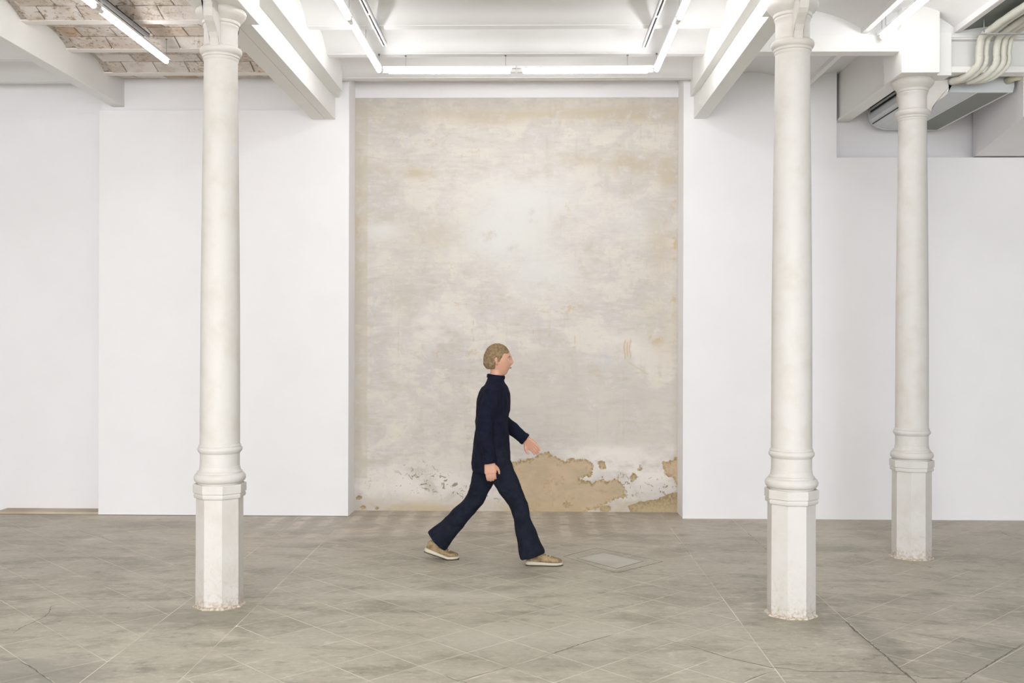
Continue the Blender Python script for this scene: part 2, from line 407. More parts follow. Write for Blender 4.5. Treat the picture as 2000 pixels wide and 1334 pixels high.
brownf = np.maximum(brownf, .03 - np.hypot((GX - .70) / 2, GZ - .03)); brownf = np.maximum(brownf, .03 - np.hypot((GX - .33) / 1.6, GZ - .06))
for (x, z) in [(-1.62, .12), (-1.58, .03), (-1.45, .02)]: brownf = np.maximum(brownf, .03 - np.hypot(GX - x, (GZ - z) * 1.5))
damp = np.clip(sum([blob(1.15, 3.24, .28, .09, 1.1), blob(1.28, 3.12, .10, .10), blob(.85, 3.28, .2, .10, .8), blob(.45, 3.30, .2, .06, .9), blob(-1.1, 3.17, .16, .05, 1.1), blob(-1.45, 3.2, .10, .06, .8),
    blob(-.2, 3.72, 1.2, .05, .8), blob(.9, 3.72, .5, .09, .9), blob(-.4, 3.66, .3, .06, .7), blob(-1.2, 3.62, .2, .05, .6), blob(1.2, 2.5, .12, .3, .8), blob(-.9, 2.6, .3, .15, .6), blob(1.2, 1.7, .2, .3, .6), blob(-1.2, 2.0, .1, .2, .5)]), 0, 1)
pale = np.clip(sum([blob(-.05, 2.9, .6, .28), blob(-.35, 2.55, .4, .2), blob(.1, 2.2, .35, .25, .8), blob(-1.4, 2.62, .2, .08), blob(.95, 2.7, .2, .2, .5)]), 0, 1)
white = np.clip(blob(.75, .50, .45, .13, 1.2) + blob(-.95, .25, .65, .16, 1.2) + blob(1.1, .35, .25, .15, 1.0) + blob(1.1, 1.45, .2, .15, .5) + blob(-.9, 1.75, .4, .2, .6) + blob(.9, 1.6, .3, .15, .6), 0, 1)
grey = np.clip(sdf(SC, GX, GZ) / .05 + .5, 0, 1) * .55
grey = np.clip(grey + blob(.70, 3.1, .02, .10, .9) + blob(.17, 2.8, .02, .25, .3), 0, 1)
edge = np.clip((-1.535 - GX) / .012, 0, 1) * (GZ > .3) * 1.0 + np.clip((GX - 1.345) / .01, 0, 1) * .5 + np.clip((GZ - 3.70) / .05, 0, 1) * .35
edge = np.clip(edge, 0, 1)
drip = np.zeros_like(GX)
for x, za, zb in [(.871, 1.42, 1.62), (.897, 1.44, 1.60), (.921, 1.43, 1.62), (.402, 1.48, 1.75), (.17, 1.62, 1.80), (-1.25, 1.48, 1.72), (-.55, 1.55, 1.85), (.02, 1.6, 1.72)]:
    w = .007 if x > .8 else .0035
    drip = np.maximum(drip, np.clip(1.3 - np.abs(GX - x - .004 * np.sin(GZ * 40)) / w, 0, 1) * np.clip((GZ - za) / .02, 0, 1) * np.clip((zb - GZ) / .02, 0, 1) * (.8 if x > .8 else .45))
tt = np.clip((GX - .91) / .17, 0, 1); drip = np.maximum(drip, np.clip(1.2 - np.abs(GZ - (1.40 - tt * .11)) / .007, 0, 1) * (GX > .90) * (GX < 1.09) * .5)
blue = blob(.68, 1.41, .05, .06, .9)
rust = np.clip(sum([blob(-.65, 1.95, .22, .04), blob(.25, 2.85, .12, .04, .8), blob(-.35, 1.5, .15, .05, .8), blob(-.75, 1.48, .25, .04, .7), blob(1.2, 1.65, .15, .08, .8), blob(.1, 1.45, .2, .03, .5), blob(-1.62, 2.6, .04, .3, .6), blob(1.33, 2.4, .03, .8, .6), blob(.3, 1.9, .15, .06, .6)]), 0, 1)
speck = np.clip(blob(-1.0, .27, .42, .08, 1.4) + blob(-.55, .17, .25, .06, 1.3) + blob(1.05, .20, .35, .09, 1.1) + blob(.85, .34, .12, .08, .7) + blob(-1.05, .42, .2, .06, .6) + blob(-.35, .30, .08, .05, 1.2) + blob(.1, .18, .7, .10, .7) + blob(1.2, .30, .15, .1, .8), 0, 1) * (np.abs(tanf) > .0)
dep = 9.40 + .004 * np.clip(tanf / .01, 0, 1) + .005 * np.clip(brownf / .01, 0, 1) + .0015 * np.sin(GX * 5.1 + 1.3 * np.sin(GZ * 3.3)) + .001 * np.sin(GZ * 7.7 + GX * 2)
V = np.stack([GX, dep, GZ], -1).reshape(-1, 3)
idx = np.arange(nx * nz).reshape(nz, nx)
Fq = np.stack([idx[:-1, :-1], idx[:-1, 1:], idx[1:, 1:], idx[1:, :-1]], -1).reshape(-1, 4)
me = bpy.data.meshes.new('wall_alcove')
me.vertices.add(len(V)); me.vertices.foreach_set('co', V.ravel().astype('f4'))
me.loops.add(Fq.size); me.loops.foreach_set('vertex_index', Fq.ravel().astype('i4'))
me.polygons.add(len(Fq)); me.polygons.foreach_set('loop_start', np.arange(0, Fq.size, 4, dtype='i4'))
me.polygons.foreach_set('use_smooth', np.ones(len(Fq), bool))
for nm_, ar in dict(tan=tanf, brown=brownf, damp=damp, pale=pale, white=white, grey=grey, edge=edge, drip=drip, blue=blue, rust=rust, speck=speck).items():
    a = me.attributes.new(nm_, 'FLOAT', 'POINT'); a.data.foreach_set('value', ar.ravel().astype('f4'))
me.update(calc_edges=True); me.materials.append(M['raw'])
wr = bpy.data.objects.new('wall_alcove', me); C.objects.link(wr)
tag(wr, 'bare patchy beige plaster wall in the central recess, peeling near the floor', kind='structure')
boxes('backing', [(-1.68, 1.38, 9.42, YB, 0, 3.875)], M['wall'], wr)

# ------------------------------------------------------------------ floor
flo = boxes('floor', [(X0, X1, Y0, YB, -.25, -.0004)], M['grout']); tag(flo, 'worn grey beige cement tile floor laid diagonally', kind='structure')
def clip(poly, x0, x1, y0, y1):
    for ax, lim, sgn in ((0, x0, 1), (0, x1, -1), (1, y0, 1), (1, y1, -1)):
        out = []
        for i in range(len(poly)):
            a, b = poly[i], poly[(i + 1) % len(poly)]
            ia = (a[ax] - lim) * sgn >= 0; ib = (b[ax] - lim) * sgn >= 0
            if ia: out.append(a)
            if ia != ib:
                u = (lim - a[ax]) / (b[ax] - a[ax]); out.append((a[0] + u * (b[0] - a[0]), a[1] + u * (b[1] - a[1])))
        poly = out
        if not poly: return []
    return poly
tiles = []
def lattice(pa, sa, pb, sb, x0, x1, y0, y1, g):
    h = g * math.sqrt(2) / 2
    for i in range(-60, 60):
        for j in range(-60, 60):
            a0, a1 = pa + i * sa + h, pa + (i + 1) * sa - h   # X + Y
            b0, b1 = pb + j * sb + h, pb + (j + 1) * sb - h   # Y - X
            q = [((a - b) / 2, (a + b) / 2) for a, b in ((a0, b0), (a1, b0), (a1, b1), (a0, b1))]
            if max(p[0] for p in q) < x0 or min(p[0] for p in q) > x1 or max(p[1] for p in q) < y0 or min(p[1] for p in q) > y1: continue
            q = clip(q, x0, x1, y0, y1)
            if len(q) < 3: continue
            A = abs(sum(q[k][0] * q[(k + 1) % len(q)][1] - q[(k + 1) % len(q)][0] * q[k][1] for k in range(len(q)))) / 2
            if A > .00015: tiles.append(q)
lattice(3.510, .432, 4.152, .4362, -1.645, 1.190, Y0, 9.385, .0056)
lattice(2.840, .425, 2.855, .425, X0, -2.104, Y0, 9.06, .0046)
lattice(2.735, .425, 2.733, .425, 1.808, X1, Y0, 9.06, .0044)
def tile_geo(q, z1):
    n = len(q); V = [(x, y, -.012) for x, y in q] + [(x, y, z1) for x, y in q]
    F = [tuple(range(n, 2 * n))] + [(k, (k + 1) % n, n + (k + 1) % n, n + k) for k in range(n)]
    return V, F
def inview(q):
    cx = sum(p[0] for p in q) / len(q); cy = sum(p[1] for p in q) / len(q)
    return cy > 4.55 and abs(cx + .02 * cy) < cy * .515 + .12
seen = sorted([q for q in tiles if inview(q)], key=lambda q: sum(p[1] for p in q) / len(q))
rest = [q for q in tiles if not inview(q)] + seen[296:]
for q in seen[:296]:
    cx = sum(p[0] for p in q) / len(q); cy = sum(p[1] for p in q) / len(q)
    V, F = tile_geo([(x - cx, y - cy) for x, y in q], random.uniform(-.0002, .0002))
    mesh_obj('tile', V, F, M['tile'], flo, loc=(cx, cy, 0))
V = []; F = []
for q in rest:
    v, f = tile_geo(q, 0.0); s = len(V); V += v; F += [tuple(s + i for i in ff) for ff in f]
tag(mesh_obj('tile_field', V, F, M['strip'], flo), kind='stuff')
def slab(x0, x1, ys):
    for a, b in zip(ys, ys[1:]): boxes('floor_slab', [(x0, x1, a + .0025, b - .0025, -.012, 0)], M['strip'], flo)
slab(-2.099, -1.650, [Y0, 2.6, 6.03, 9.06]); slab(1.196, 1.803, [Y0, 2.6, 5.95, 9.06]); slab(1.196, 1.366, [9.06, 9.385])
slab(-1.655, -1.650, [9.06, 9.385]); slab(X0, -3.95, [9.06, 9.28])
CR = [
 (4,[(-2.816,5.400),(-2.826,5.513),(-2.813,5.604),(-2.804,5.740),(-2.825,5.838),(-2.873,5.953),(-2.858,6.014)]),
 (5,[(0.666,5.436),(0.754,5.356),(0.874,5.233),(0.991,5.095),(1.175,4.946),(1.261,4.929),(1.302,4.891),(1.397,4.887),(1.505,4.890),(1.593,4.902),(1.680,4.881),(1.790,4.852),(1.847,4.838),(1.859,4.805),(2.082,4.816)]),
 (3,[(1.182,4.976),(1.285,4.999),(1.419,4.963)]),
 (3,[(2.041,5.611),(2.170,5.478),(2.260,5.421),(2.364,5.308),(2.479,5.233),(2.527,5.190)]),
 (2,[(1.811,5.361),(1.937,5.251),(2.045,5.145),(2.148,5.074)]),
 (12,[(1.800,5.815),(1.793,5.604),(1.798,5.384),(1.804,5.182),(1.803,4.973),(1.809,4.737),(1.809,4.4)]),
 (6,[(1.971,4.742),(2.017,4.750),(2.289,5.037),(2.615,5.372)]),
 (4,[(-1.750,6.016),(-1.633,6.028),(-1.517,6.014),(-1.410,6.035),(-1.294,6.050)]),
 (5,[(0.055,5.069),(0.103,5.124),(0.194,5.221),(0.319,5.355),(0.456,5.479)]),
 (6,[(-0.421,4.796),(-0.366,4.732),(-0.300,4.681),(-.2,4.57)]),
 (4,[(-0.321,4.724),(-0.262,4.782),(-0.189,4.841),(-0.114,4.911),(-0.063,4.963)]),
 (5,[(-2.537,4.936),(-2.433,4.848),(-2.336,4.745),(-2.218,4.630)]),
 (4,[(0.985,4.715),(1.065,4.798),(1.189,4.897)]),
 (3,[(1.186,8.312),(1.190,7.884),(1.192,7.499)]),
 (4,[(1.806,8.447),(1.806,8.007),(1.808,7.683)]),
 (3,[(-3.863,8.409),(-3.696,8.240),(-3.539,8.132),(-3.299,7.871)]),
 (3,[(2.250,5.815),(2.346,5.737),(2.363,5.724)]),
 (4,[(3.960,8.576),(3.938,8.318),(3.994,8.210)]),
 (2,[(-2.876,6.122),(-2.643,6.113),(-2.417,6.120),(-2.245,6.140),(-2.162,6.207)])]
for w, pl in CR:
    pts = []
    for a, b in zip(pl, pl[1:]):
        L = math.hypot(b[0] - a[0], b[1] - a[1]); k = max(2, int(L / .02))
        for i in range(k): pts.append((a[0] + (b[0] - a[0]) * i / k, a[1] + (b[1] - a[1]) * i / k))
    pts.append(pl[-1]); V = []; F = []; n = len(pts)
    for i, (x, y) in enumerate(pts):
        a = pts[max(0, i - 1)]; b = pts[min(n - 1, i + 1)]; tx, ty = b[0] - a[0], b[1] - a[1]; L = math.hypot(tx, ty)
        jx = random.uniform(-.0015, .0015) * min(w, 5) / 3; e = min(1, i / 4, (n - 1 - i) / 4)
        hw = w * .00055 * random.uniform(.35, 1.25) * e + .0002
        x += -ty / L * jx; y += tx / L * jx
        V += [(x - ty / L * hw, y + tx / L * hw, .0007), (x + ty / L * hw, y - tx / L * hw, .0007)]
    for i in range(n - 1): F.append((2 * i, 2 * i + 1, 2 * i + 3, 2 * i + 2))
    mesh_obj('crack', V, F, M['crack'], flo)
# hatch set in the floor
H1 = [(0.239, 7.442), (0.506, 7.762), (0.957, 7.292), (0.590, 6.920)]
H2 = [(0.335, 7.389), (0.544, 7.590), (0.816, 7.297), (0.604, 7.056)]
hc = (0.58, 7.33, 0)
ho = empty('floor_hatch', hc, 'pale diamond cement hatch set into the floor right of the walking person', 'hatch')
def ringdiamond(A, B, z0, z1):
    V = [(x - hc[0], y - hc[1], z) for z in (z0, z1) for P_ in (A, B) for x, y in P_]; F = []
    for i in range(4):
        j = (i + 1) % 4
        F.append((8 + i, 8 + j, 12 + j, 12 + i)); F.append((i, j, 8 + j, 8 + i)); F.append((4 + j, 4 + i, 12 + i, 12 + j))
    return V, F
def inset(P_, k):
    cx = sum(p[0] for p in P_) / 4; cy = sum(p[1] for p in P_) / 4
    return [(cx + (x - cx) * k, cy + (y - cy) * k) for x, y in P_]
V, F = ringdiamond(H1, inset(H1, .985), -.01, .0010); mesh_obj('frame', V, F, M['crack'], ho)
V, F = ringdiamond(H2, inset(H2, .975), -.01, .0012); mesh_obj('frame', V, F, M['crack'], ho)
Q = inset(H2, .97); V, F = tile_geo([(x - hc[0], y - hc[1]) for x, y in Q], .0014); mesh_obj('lid', V, F, M['hatch'], ho)

# ------------------------------------------------------------------ ceiling
ZJ, RISE = 3.92, .078
def vault_profile(ys, hw=.045, k=10, rise=.125):
    P_ = []
    for a, b in zip(ys, ys[1:]):
        for i in range(k + 1):
            u = i / k; y = a + hw + (b - a - 2 * hw) * u
            P_.append((y, ZJ + .004 + rise * (1 - (2 * u - 1) ** 2)))
    return P_
def extrude_profile(P_, x0, x1, axis='X', nseg=1):
    V = []; F = []
    for s in range(nseg + 1):
        x = x0 + (x1 - x0) * s / nseg
        for y, z in P_: V.append((x, y, z) if axis == 'X' else (y, x, z))
    n = len(P_)
    for s in range(nseg):
        for i in range(n - 1): F.append((s * n + i, s * n + i + 1, (s + 1) * n + i + 1, (s + 1) * n + i))
    return V, F
def pitch(y_last, p): return sorted([y_last - k * p for k in range(0, 28) if y_last - k * p > Y0 - .2])
bays = {'far_left': (X0, -3.80, pitch(8.98, .72), 9.30), 'left': (-3.76, -1.97, pitch(8.72, .715), 9.12), 'centre': (-1.79, 1.46, pitch(8.905, .735), 9.40)}
V, F = [], []
for key in ('far_left', 'centre'):
    x0, x1, ys, yb = bays[key]; P_ = vault_profile(ys)
    yl = ys[-1]
    P_ += [(yl + .045 + (yb + .1 - yl) * u, ZJ + .012 + .10 * (1 - (1 - u) ** 2)) for u in (0, .2, .4, .6, .8, 1)]
    v, f = extrude_profile(P_, x0, x1); s = len(V); V += v; F += [tuple(s + i for i in q) for q in f]
# right bay: vaults running towards the camera
SP = [1.50, 2.42, 3.09, 3.86, 4.62, 5.4, 6.2, 7.6]
P_ = []
PG = []
for a, b in zip(SP, SP[1:]):
    for i in range(13):
        u = i / 12; (P_ if b < 3.2 else PG).append((a + (b - a) * u, (3.87 + .15 * (1 - (2 * u - 1) ** 2)) if b < 3.2 else 3.855 + .045 * (1 - (2 * u - 1) ** 2)))
v, f = extrude_profile(P_, Y0, YB, 'Y'); s = len(V); V += v; F += [tuple(s + i for i in q) for q in f]
cl = mesh_obj('ceiling', V, F, M['ceil'], smooth=True)
tag(cl, 'white vaulted ceiling between painted joists', kind='structure')
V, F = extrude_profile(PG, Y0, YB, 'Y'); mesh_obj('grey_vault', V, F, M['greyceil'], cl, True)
boxes('ceiling_slab', [(X0, X1, Y0, YB, 4.2, ZT)], M['ceil'], cl)
for key in ('far_left', 'centre', 'left'):
    x0, x1, ys, yb = bays[key]
    for y in ys:
        if y < 3.5 and key != 'centre': continue
        if y < 1: continue
        hw = .045
        boxes('joist', [(x0, x1, y - hw, y + hw, ZJ, ZJ + .014), (x0, x1, y - .012, y + .012, ZJ + .014, ZJ + .10)], M['joist'] if key == 'left' else M['ceil'], cl, bev=.003)
for x in SP[1:3]: boxes('rib', [(x - .022, x + .022, Y0, 7.36 if x > 3 else 9.07, 3.845, 3.93)], M['ceil'], cl, bev=.004)
# lunette wall over the cross beams
P_ = [(1.572, 3.80)] + [(x, z) for x, z in ((SP[0] + (SP[1] - SP[0]) * i / 12, 3.87 + .15 * (1 - (i / 6 - 1) ** 2) + .01) for i in range(13)) if x > 1.57] + \
     [(SP[1] + (SP[2] - SP[1]) * i / 12, 3.87 + .15 * (1 - (i / 6 - 1) ** 2) + .01) for i in range(13)] + \
     [(SP[2] + (SP[3] - SP[2]) * i / 12, 3.855 + .045 * (1 - (i / 6 - 1) ** 2) + .01) for i in range(13)] + [(SP[3], 3.80)]
n = len(P_); V = [(x, 7.37, z) for x, z in P_] + [(x, 7.45, z) for x, z in P_]
F = [tuple(range(n)), tuple(range(2 * n - 1, n - 1, -1))] + [(i, n + i, n + (i + 1) % n, (i + 1) % n) for i in range(n)]
mesh_obj('lunette', V, F, M['ceil'], cl)

# left bay: brick vaults
x0, x1, ys, yb = bays['left']
P_ = vault_profile(ys, .03, rise=RISE)
yl = ys[-1]; P_ += [(yl + .03 + (yb + .1 - yl) * u, ZJ + .012 + .05 * (1 - (1 - u) ** 2)) for u in (0, .25, .5, .75, 1)]
V, F = extrude_profile([(y, z + .014) for y, z in P_], x0, x1)
mesh_obj('brick_bed', V, F, M['mortar'], cl)
def arc_at(a, b, hw, u):
    y = a + hw + (b - a - 2 * hw) * u; z = ZJ + .004 + RISE * (1 - (2 * u - 1) ** 2)
    dz = RISE * (-4 * (2 * u - 1)) / (b - a - 2 * hw); return y, z, math.atan(dz)
def brick(x, y, z, ang, lx, ly, th, m):
    jit = lambda k: random.uniform(-k, k)
    V = []
    for dz, sh in ((0, 1.0), (-th, .985)):
        nseg = 3
        for i in range(nseg + 1):
            for sgn in (-1, 1):
                V.append((lx / 2 * (2 * i / nseg - 1) * sh + jit(.002), sgn * ly / 2 * sh + jit(.003), dz + (jit(.0015) if dz else 0)))
    F = []
    for i in range(3):
        b0 = 2 * i; t0 = 8 + 2 * i
        F += [(t0, t0 + 2, t0 + 3, t0 + 1), (b0, t0, t0 + 2, b0 + 2)[::-1], (b0 + 1, b0 + 3, t0 + 3, t0 + 1)[::-1]]
    F += [(0, 1, 9, 8), (6, 14, 15, 7)]
    o = mesh_obj('brick', V, F, m, cl, loc=(x, y, z)); o.rotation_euler = (ang, 0, jit(.01)); return o
vis = [y for y in ys if y > 4.9]
for r, (a, b) in enumerate(list(zip(vis, vis[1:])) + [(vis[-1], vis[-1] + .72)]):
    last = r == len(vis) - 1
    for k in range(4):
        u = (k + .5) / 4
        if last and k > 0: continue
        ya, za, _ = arc_at(a, b, .03, k / 4); yb_, zb, _ = arc_at(a, b, .03, (k + 1) / 4)
        y, z, ang = (ya + yb_) / 2, (za + zb) / 2 + .004, math.atan2(zb - za, yb_ - ya); ly = math.hypot(zb - za, yb_ - ya) - .013
        if last: y, z, ang = vis[-1] + .15, ZJ + .030, .10
        x = -3.66 + random.uniform(-.02, .02) + (.14 if (k + r) % 2 else 0)
        first = True
        while x < -1.99:
            L = random.choice((.275, .285, .29)); L2 = min(L, -1.985 - x)
            if first and (k + r) % 2: x -= .14; L2 = .135; first = False
            if L2 > .05:
                wgt = (x + 3.6) / 1.6
                m = M['brick2'] if random.random() < .12 + .5 * max(0, wgt - .35) * (1 if r < len(vis) - 1 else .6) else M['brick']
                brick(x + L2 / 2, y, z + .002, ang, L2 - .008, ly, .011, m)
            x += L2 + .0; first = False

# ------------------------------------------------------------------ beams
def beam(loc, label, group='main beams running to the back wall'):
    return empty('ceiling_beam', loc, label, 'beam', group)
b1 = beam((-1.89, 9.07, 3.6), 'wide white boxed beam with seamed underside over the left column')
boxes('web', [(-1.995, -1.783, Y0, 9.075, 3.61, 4.10)], M['beam'], b1, .004)
for xa, xb in ((-1.995, -1.874), (-1.871, -1.783)):
    yy = [6.0, 7.49, 8.49, 9.07] if xa < -1.9 else [6.0, 7.487, 8.495, 9.07]
    for a, b in zip(yy, yy[1:]): boxes('board', [(xa, xb, a + .002, b - .002, 3.600, 3.611)], M['board'], b1, .001)
for a, b in ((Y0, 2.0), (2.0, 6.0)): boxes('board', [(-1.995, -1.783, a + .002, b - .002, 3.600, 3.611)], M['board'], b1, .001)
boxes('flange', [(-1.784, -1.668, Y0, 8.79, 3.785, 4.10)], M['beam'], b1, .004)
boxes('flange', [(-1.784, -1.745, 8.785, 9.42, 3.80, 4.10)], M['beam'], b1, .004)
b2 = beam((1.515, 9.07, 3.6), 'narrow white boxed beam over the nearer right column')
boxes('web', [(1.457, 1.572, Y0, 9.075, 3.60, 4.10)], M['beam'], b2, .004)
boxes('flange', [(1.392, 1.458, Y0, 8.73, 3.780, 4.10)], M['beam'], b2, .004)
boxes('flange', [(1.425, 1.458, 8.725, 9.42, 3.80, 4.10)], M['beam'], b2, .004)
b0 = beam((-3.78, 9.07, 3.72), 'smooth white beam at the far left edge of the brick vaults')
boxes('web', [(-3.84, -3.732, Y0, 9.125, 3.728, 4.12)], M['beam'], b0, .006)
V, F = extrude_profile([(-3.735, 3.915), (-3.70, 3.945), (-3.635, 4.02), (-3.63, 4.10), (-3.735, 4.10)], Y0, 9.12, 'Y'); mesh_obj('haunch', V, F, M['beam'], b0)
b3 = beam((2.81, 9.07, 3.58), 'short white beam from the far right column to the back wall')
boxes('web', [(2.765, 2.862, 7.55, 9.205, 3.60, 4.02)], M['beam'], b3, .003)
boxes('flange', [(2.748, 2.868, 7.55, 9.12, 3.585, 3.602)], M['beam'], b3, .003)
c1 = empty('cross_beam', (2.1, 7.4, 3.7), 'thin white cross beam between the two right columns', 'beam', 'cross beams')
boxes('web', [(1.572, 2.67, 7.345, 7.44, 3.718, 3.83)], M['beam'], c1, .003)
boxes('flange', [(1.572, 2.67, 7.335, 7.45, 3.705, 3.720)], M['beam'], c1, .003)
c2 = empty('cross_beam', (4, 7.4, 3.55), 'grey white steel cross beam behind the bent pipes', 'beam', 'cross beams')
boxes('web', [(3.0, X1, 7.42, 7.44, 3.57, 3.83)], M['beam'], c2, .002)
boxes('flange', [(3.0, X1, 7.34, 7.46, 3.552, 3.598)], M['beam'], c2, .006)
boxes('flange', [(3.0, X1, 7.36, 7.46, 3.812, 3.832)], M['beam'], c2, .004)
# dropped box over the right of the back wall
q = [(3.985, 9.15), (3.625, 7.475), (X1, 7.475), (X1, 9.15)]
V = [(x, y, 3.262) for x, y in q] + [(x, y, 4.2) for x, y in q]
F = [(3, 2, 1, 0), (4, 5, 6, 7)] + [(i, (i + 1) % 4, 4 + (i + 1) % 4, 4 + i) for i in range(4)]
tag(mesh_obj('ceiling_box', V, F, M['wall']), 'dropped white ceiling box with slanted side at upper right', kind='structure')

# ------------------------------------------------------------------ columns
def octa(name, z0, z1, r, cx, cy, mat, parent):
    return lathe(name, [(z0, r), (z1, r)], cx, cy, mat, parent, 8, PI / 8, False)
def column(cx, cy, zs, label, bracket_dirs, lean=0.0, imp=None):
    c = empty('iron_column', (cx, cy, 0), label, 'column', 'cast iron columns')
    Z = lambda z: z * zs
    m = M['column']
    # octagonal foot
    bm_pts = [(Z(.012), .1400), (Z(.30), .1395), (Z(.652), .1385)]
    lathe('pedestal', bm_pts, cx, cy, m, c, 8, PI / 8, False)
    o = lathe('pedestal_band', [(Z(.650), .143), (Z(.655), .151), (Z(.668), .1535), (Z(.680), .149), (Z(.684), .157), (Z(.730), .157), (Z(.735), .153)], cx, cy, m, c, 8, PI / 8, False)
    # rough rusty rim at the floor
    V = []; F = []; n = 48
    for z, r in ((0, .158), (.007, .153), (.013, .142)):
        for i in range(n):
            a = 2 * PI * i / n; k = math.cos(PI / 8) / math.cos(((a) % (PI / 4)) - PI / 8) if False else 1 / max(math.cos(((a + PI / 8) % (PI / 4)) - PI / 8), .9) * math.cos(PI / 8)
            rr = r * k * (1 + random.uniform(-.012, .012)); V.append((rr * math.cos(a), rr * math.sin(a), z))
    for j in range(2):
        for i in range(n): F.append((j * n + i, j * n + (i + 1) % n, (j + 1) * n + (i + 1) % n, (j + 1) * n + i))
    F.append(tuple(2 * n + i for i in range(n)))
    mesh_obj('foot_rim', V, F, M['rust'], c)
    lathe('base_torus', [(Z(z), r) for z, r in ((.732, .130), (.742, .130), (.746, .141), (.754, .148), (.765, .152), (.777, .152), (.789, .147), (.797, .138), (.799, .132), (.808, .132), (.810, .1275), (.816, .123), (.828, .1195), (.840, .1185), (.842, .1165))], cx, cy, m, c)
    lathe('neck', [(Z(z), r) for z, r in ((.84, .1165), (.93, .1165))], cx, cy, m, c)
    lathe('lower_ring', [(Z(z), r) for z, r in ((.915, .1165), (.922, .122), (.932, .130), (.943, .1325), (.952, .129), (.957, .122), (.962, .1245), (.968, .123), (.973, .117))], cx, cy, m, c)
    lathe('shaft', [(Z(z), r) for z, r in ((.96, .1175), (1.4, .1165), (1.8, .1150), (2.2, .1115), (2.6, .1075), (3.0, .1025), (3.33, .0985))], cx, cy, m, c)
    lathe('collar', [(Z(z), r) for z, r in ((3.275, .0985), (3.283, .103), (3.291, .1045), (3.296, .1035), (3.300, .109), (3.309, .110), (3.313, .109), (3.318, .117), (3.330, .1235), (3.342, .1245), (3.353, .121), (3.360, .111), (3.364, .102), (3.366, .099))], cx, cy, m, c)
    lathe('capital', [(Z(z), r) for z, r in ((3.35, .0990), (3.45, .0985), (3.475, .0995), (3.480, .1035), (3.488, .1045), (3.494, .1035), (3.498, .110), (3.508, .112), (3.514, .1115), (3.520, .117), (3.530, .127), (3.543, .139), (3.556, .1475), (3.570, .150), (3.582, .147), (3.590, .138))], cx, cy, m, c)
    # scroll brackets
    prof = [(.30, 3.590), (.285, 3.583), (.262, 3.570), (.254, 3.556), (.257, 3.53), (.255, 3.51), (.245, 3.482), (.222, 3.460), (.190, 3.440), (.158, 3.415), (.138, 3.385), (.124, 3.345), (.114, 3.30 + .05), (.08, 3.35), (.05, 3.35), (.05, 3.590)]
    prof = [(r, z) for r, z in prof]
    prof[12:14] = [(.112, 3.352)]
    h = .027
    for ang in bracket_dirs:
        dx, dy = math.cos(ang), math.sin(ang); px, py = -dy, dx; n = len(prof)
        V = [(dx * r + px * s, dy * r + py * s, Z(z)) for s in (-h, h) for r, z in prof]
        F = [tuple(range(n)), tuple(range(2 * n - 1, n - 1, -1))] + [(i, n + i, n + (i + 1) % n, (i + 1) % n) for i in range(n)]
        bm = bmesh.new(); vs = [bm.verts.new(v) for v in V]
        for f in F: bm.faces.new([vs[i] for i in f])
        bmesh.ops.triangulate(bm, faces=[f for f in bm.faces if len(f.verts) > 4])
        bm_obj('bracket', bm, m, c)
    if imp: boxes('impost_block', imp, M['beam'], c, .003)
    return c
column(-1.882, 6.035, 1.0, 'white cast iron column on the left with octagonal foot', (-PI / 2, PI / 2), imp=[(-2.030, -1.722, 5.72, 6.305, 3.588, 3.79)])
column(1.530, 5.930, 1.0, 'nearer white cast iron column on the right, between plaster recess and far column', (-PI / 2, PI / 2), imp=[(1.407, 1.652, 5.62, 6.185, 3.588, 3.79), (1.450, 1.60, 6.18, 6.31, 3.588, 3.62)])
column(2.828, 7.515, .986, 'farther white column at the right, below the pipes and air conditioner', (0, PI / 2), imp=[(2.664, 2.936, 7.285, 7.66, 3.538, 4.05), (2.936, 3.040, 7.335, 7.60, 3.530, 3.84)])

# ------------------------------------------------------------------ lights and tracks
def ceil_z(x, y):
    if x > 1.5: 
        for a, b in zip(SP, SP[1:]):
            if a <= x <= b: u = (x - a) / (b - a); q_ = 1 - (2 * u - 1) ** 2; return 3.87 + .15 * q_ if b < 3.2 else 3.855 + .045 * q_
    key = 'left' if x < -1.9 else 'centre'; ys = bays[key][2]
    for a, b in zip(ys, ys[1:]):
        if a <= y <= b:
            if y - a < .045 or b - y < .045: return ZJ
            u = (y - a - .045) / (b - a - .09); return ZJ + .004 + (RISE if key == 'left' else .125) * (1 - (2 * u - 1) ** 2)
    return ZJ + .05
def tube_light(p0, p1, label, wires, side=(0, 0)):
    p0, p1 = Vector(p0), Vector(p1); d = (p1 - p0).normalized(); c = (p0 + p1) / 2
    o = empty('tube_light', c, label, 'light', 'suspended fluorescent tube lights')
    sd = Vector((-d.y, d.x, 0)) 
    tube('tube', [p0 + d * .045, p0 + d * .055, p1 - d * .055, p1 - d * .045], [.014, .019, .019, .014], M['lampglow'], o, 16)
    for a, e in ((p0, d), (p1, -d)): tube('socket', [a + e * .004, a + e * .048], .0165, M['bulbend'], o, 10, False)
    up = Vector((side[0], side[1], .027))
    bm = bmesh.new(); L = (p1 - p0).length
    add_box(bm, -.021, .021, -L / 2, L / 2, -.006, .012, .002)
    bt = bm_obj('batten', bm, M['trackwhite'], o); bt.location = up; bt.rotation_euler = (0, 0, math.atan2(d.y, d.x) - PI / 2)
    for a in (p0 + d * .03, p1 - d * .03):
        tube('clip', [a + Vector((0, 0, .005)), a + up], .006, M['wire'], o, 6)
    for w in wires:
        q = p0 + (p1 - p0) * w; cz = ceil_z(q.x, q.y)
        tube('wire', [q + up, Vector((q.x + side[0], q.y + side[1], cz + .004))], .0019, M['wire'], o, 6)
        tube('wire_anchor', [Vector((q.x, q.y, cz - .008)), Vector((q.x, q.y, cz + .004))], .008, M['anchor'], o, 8)
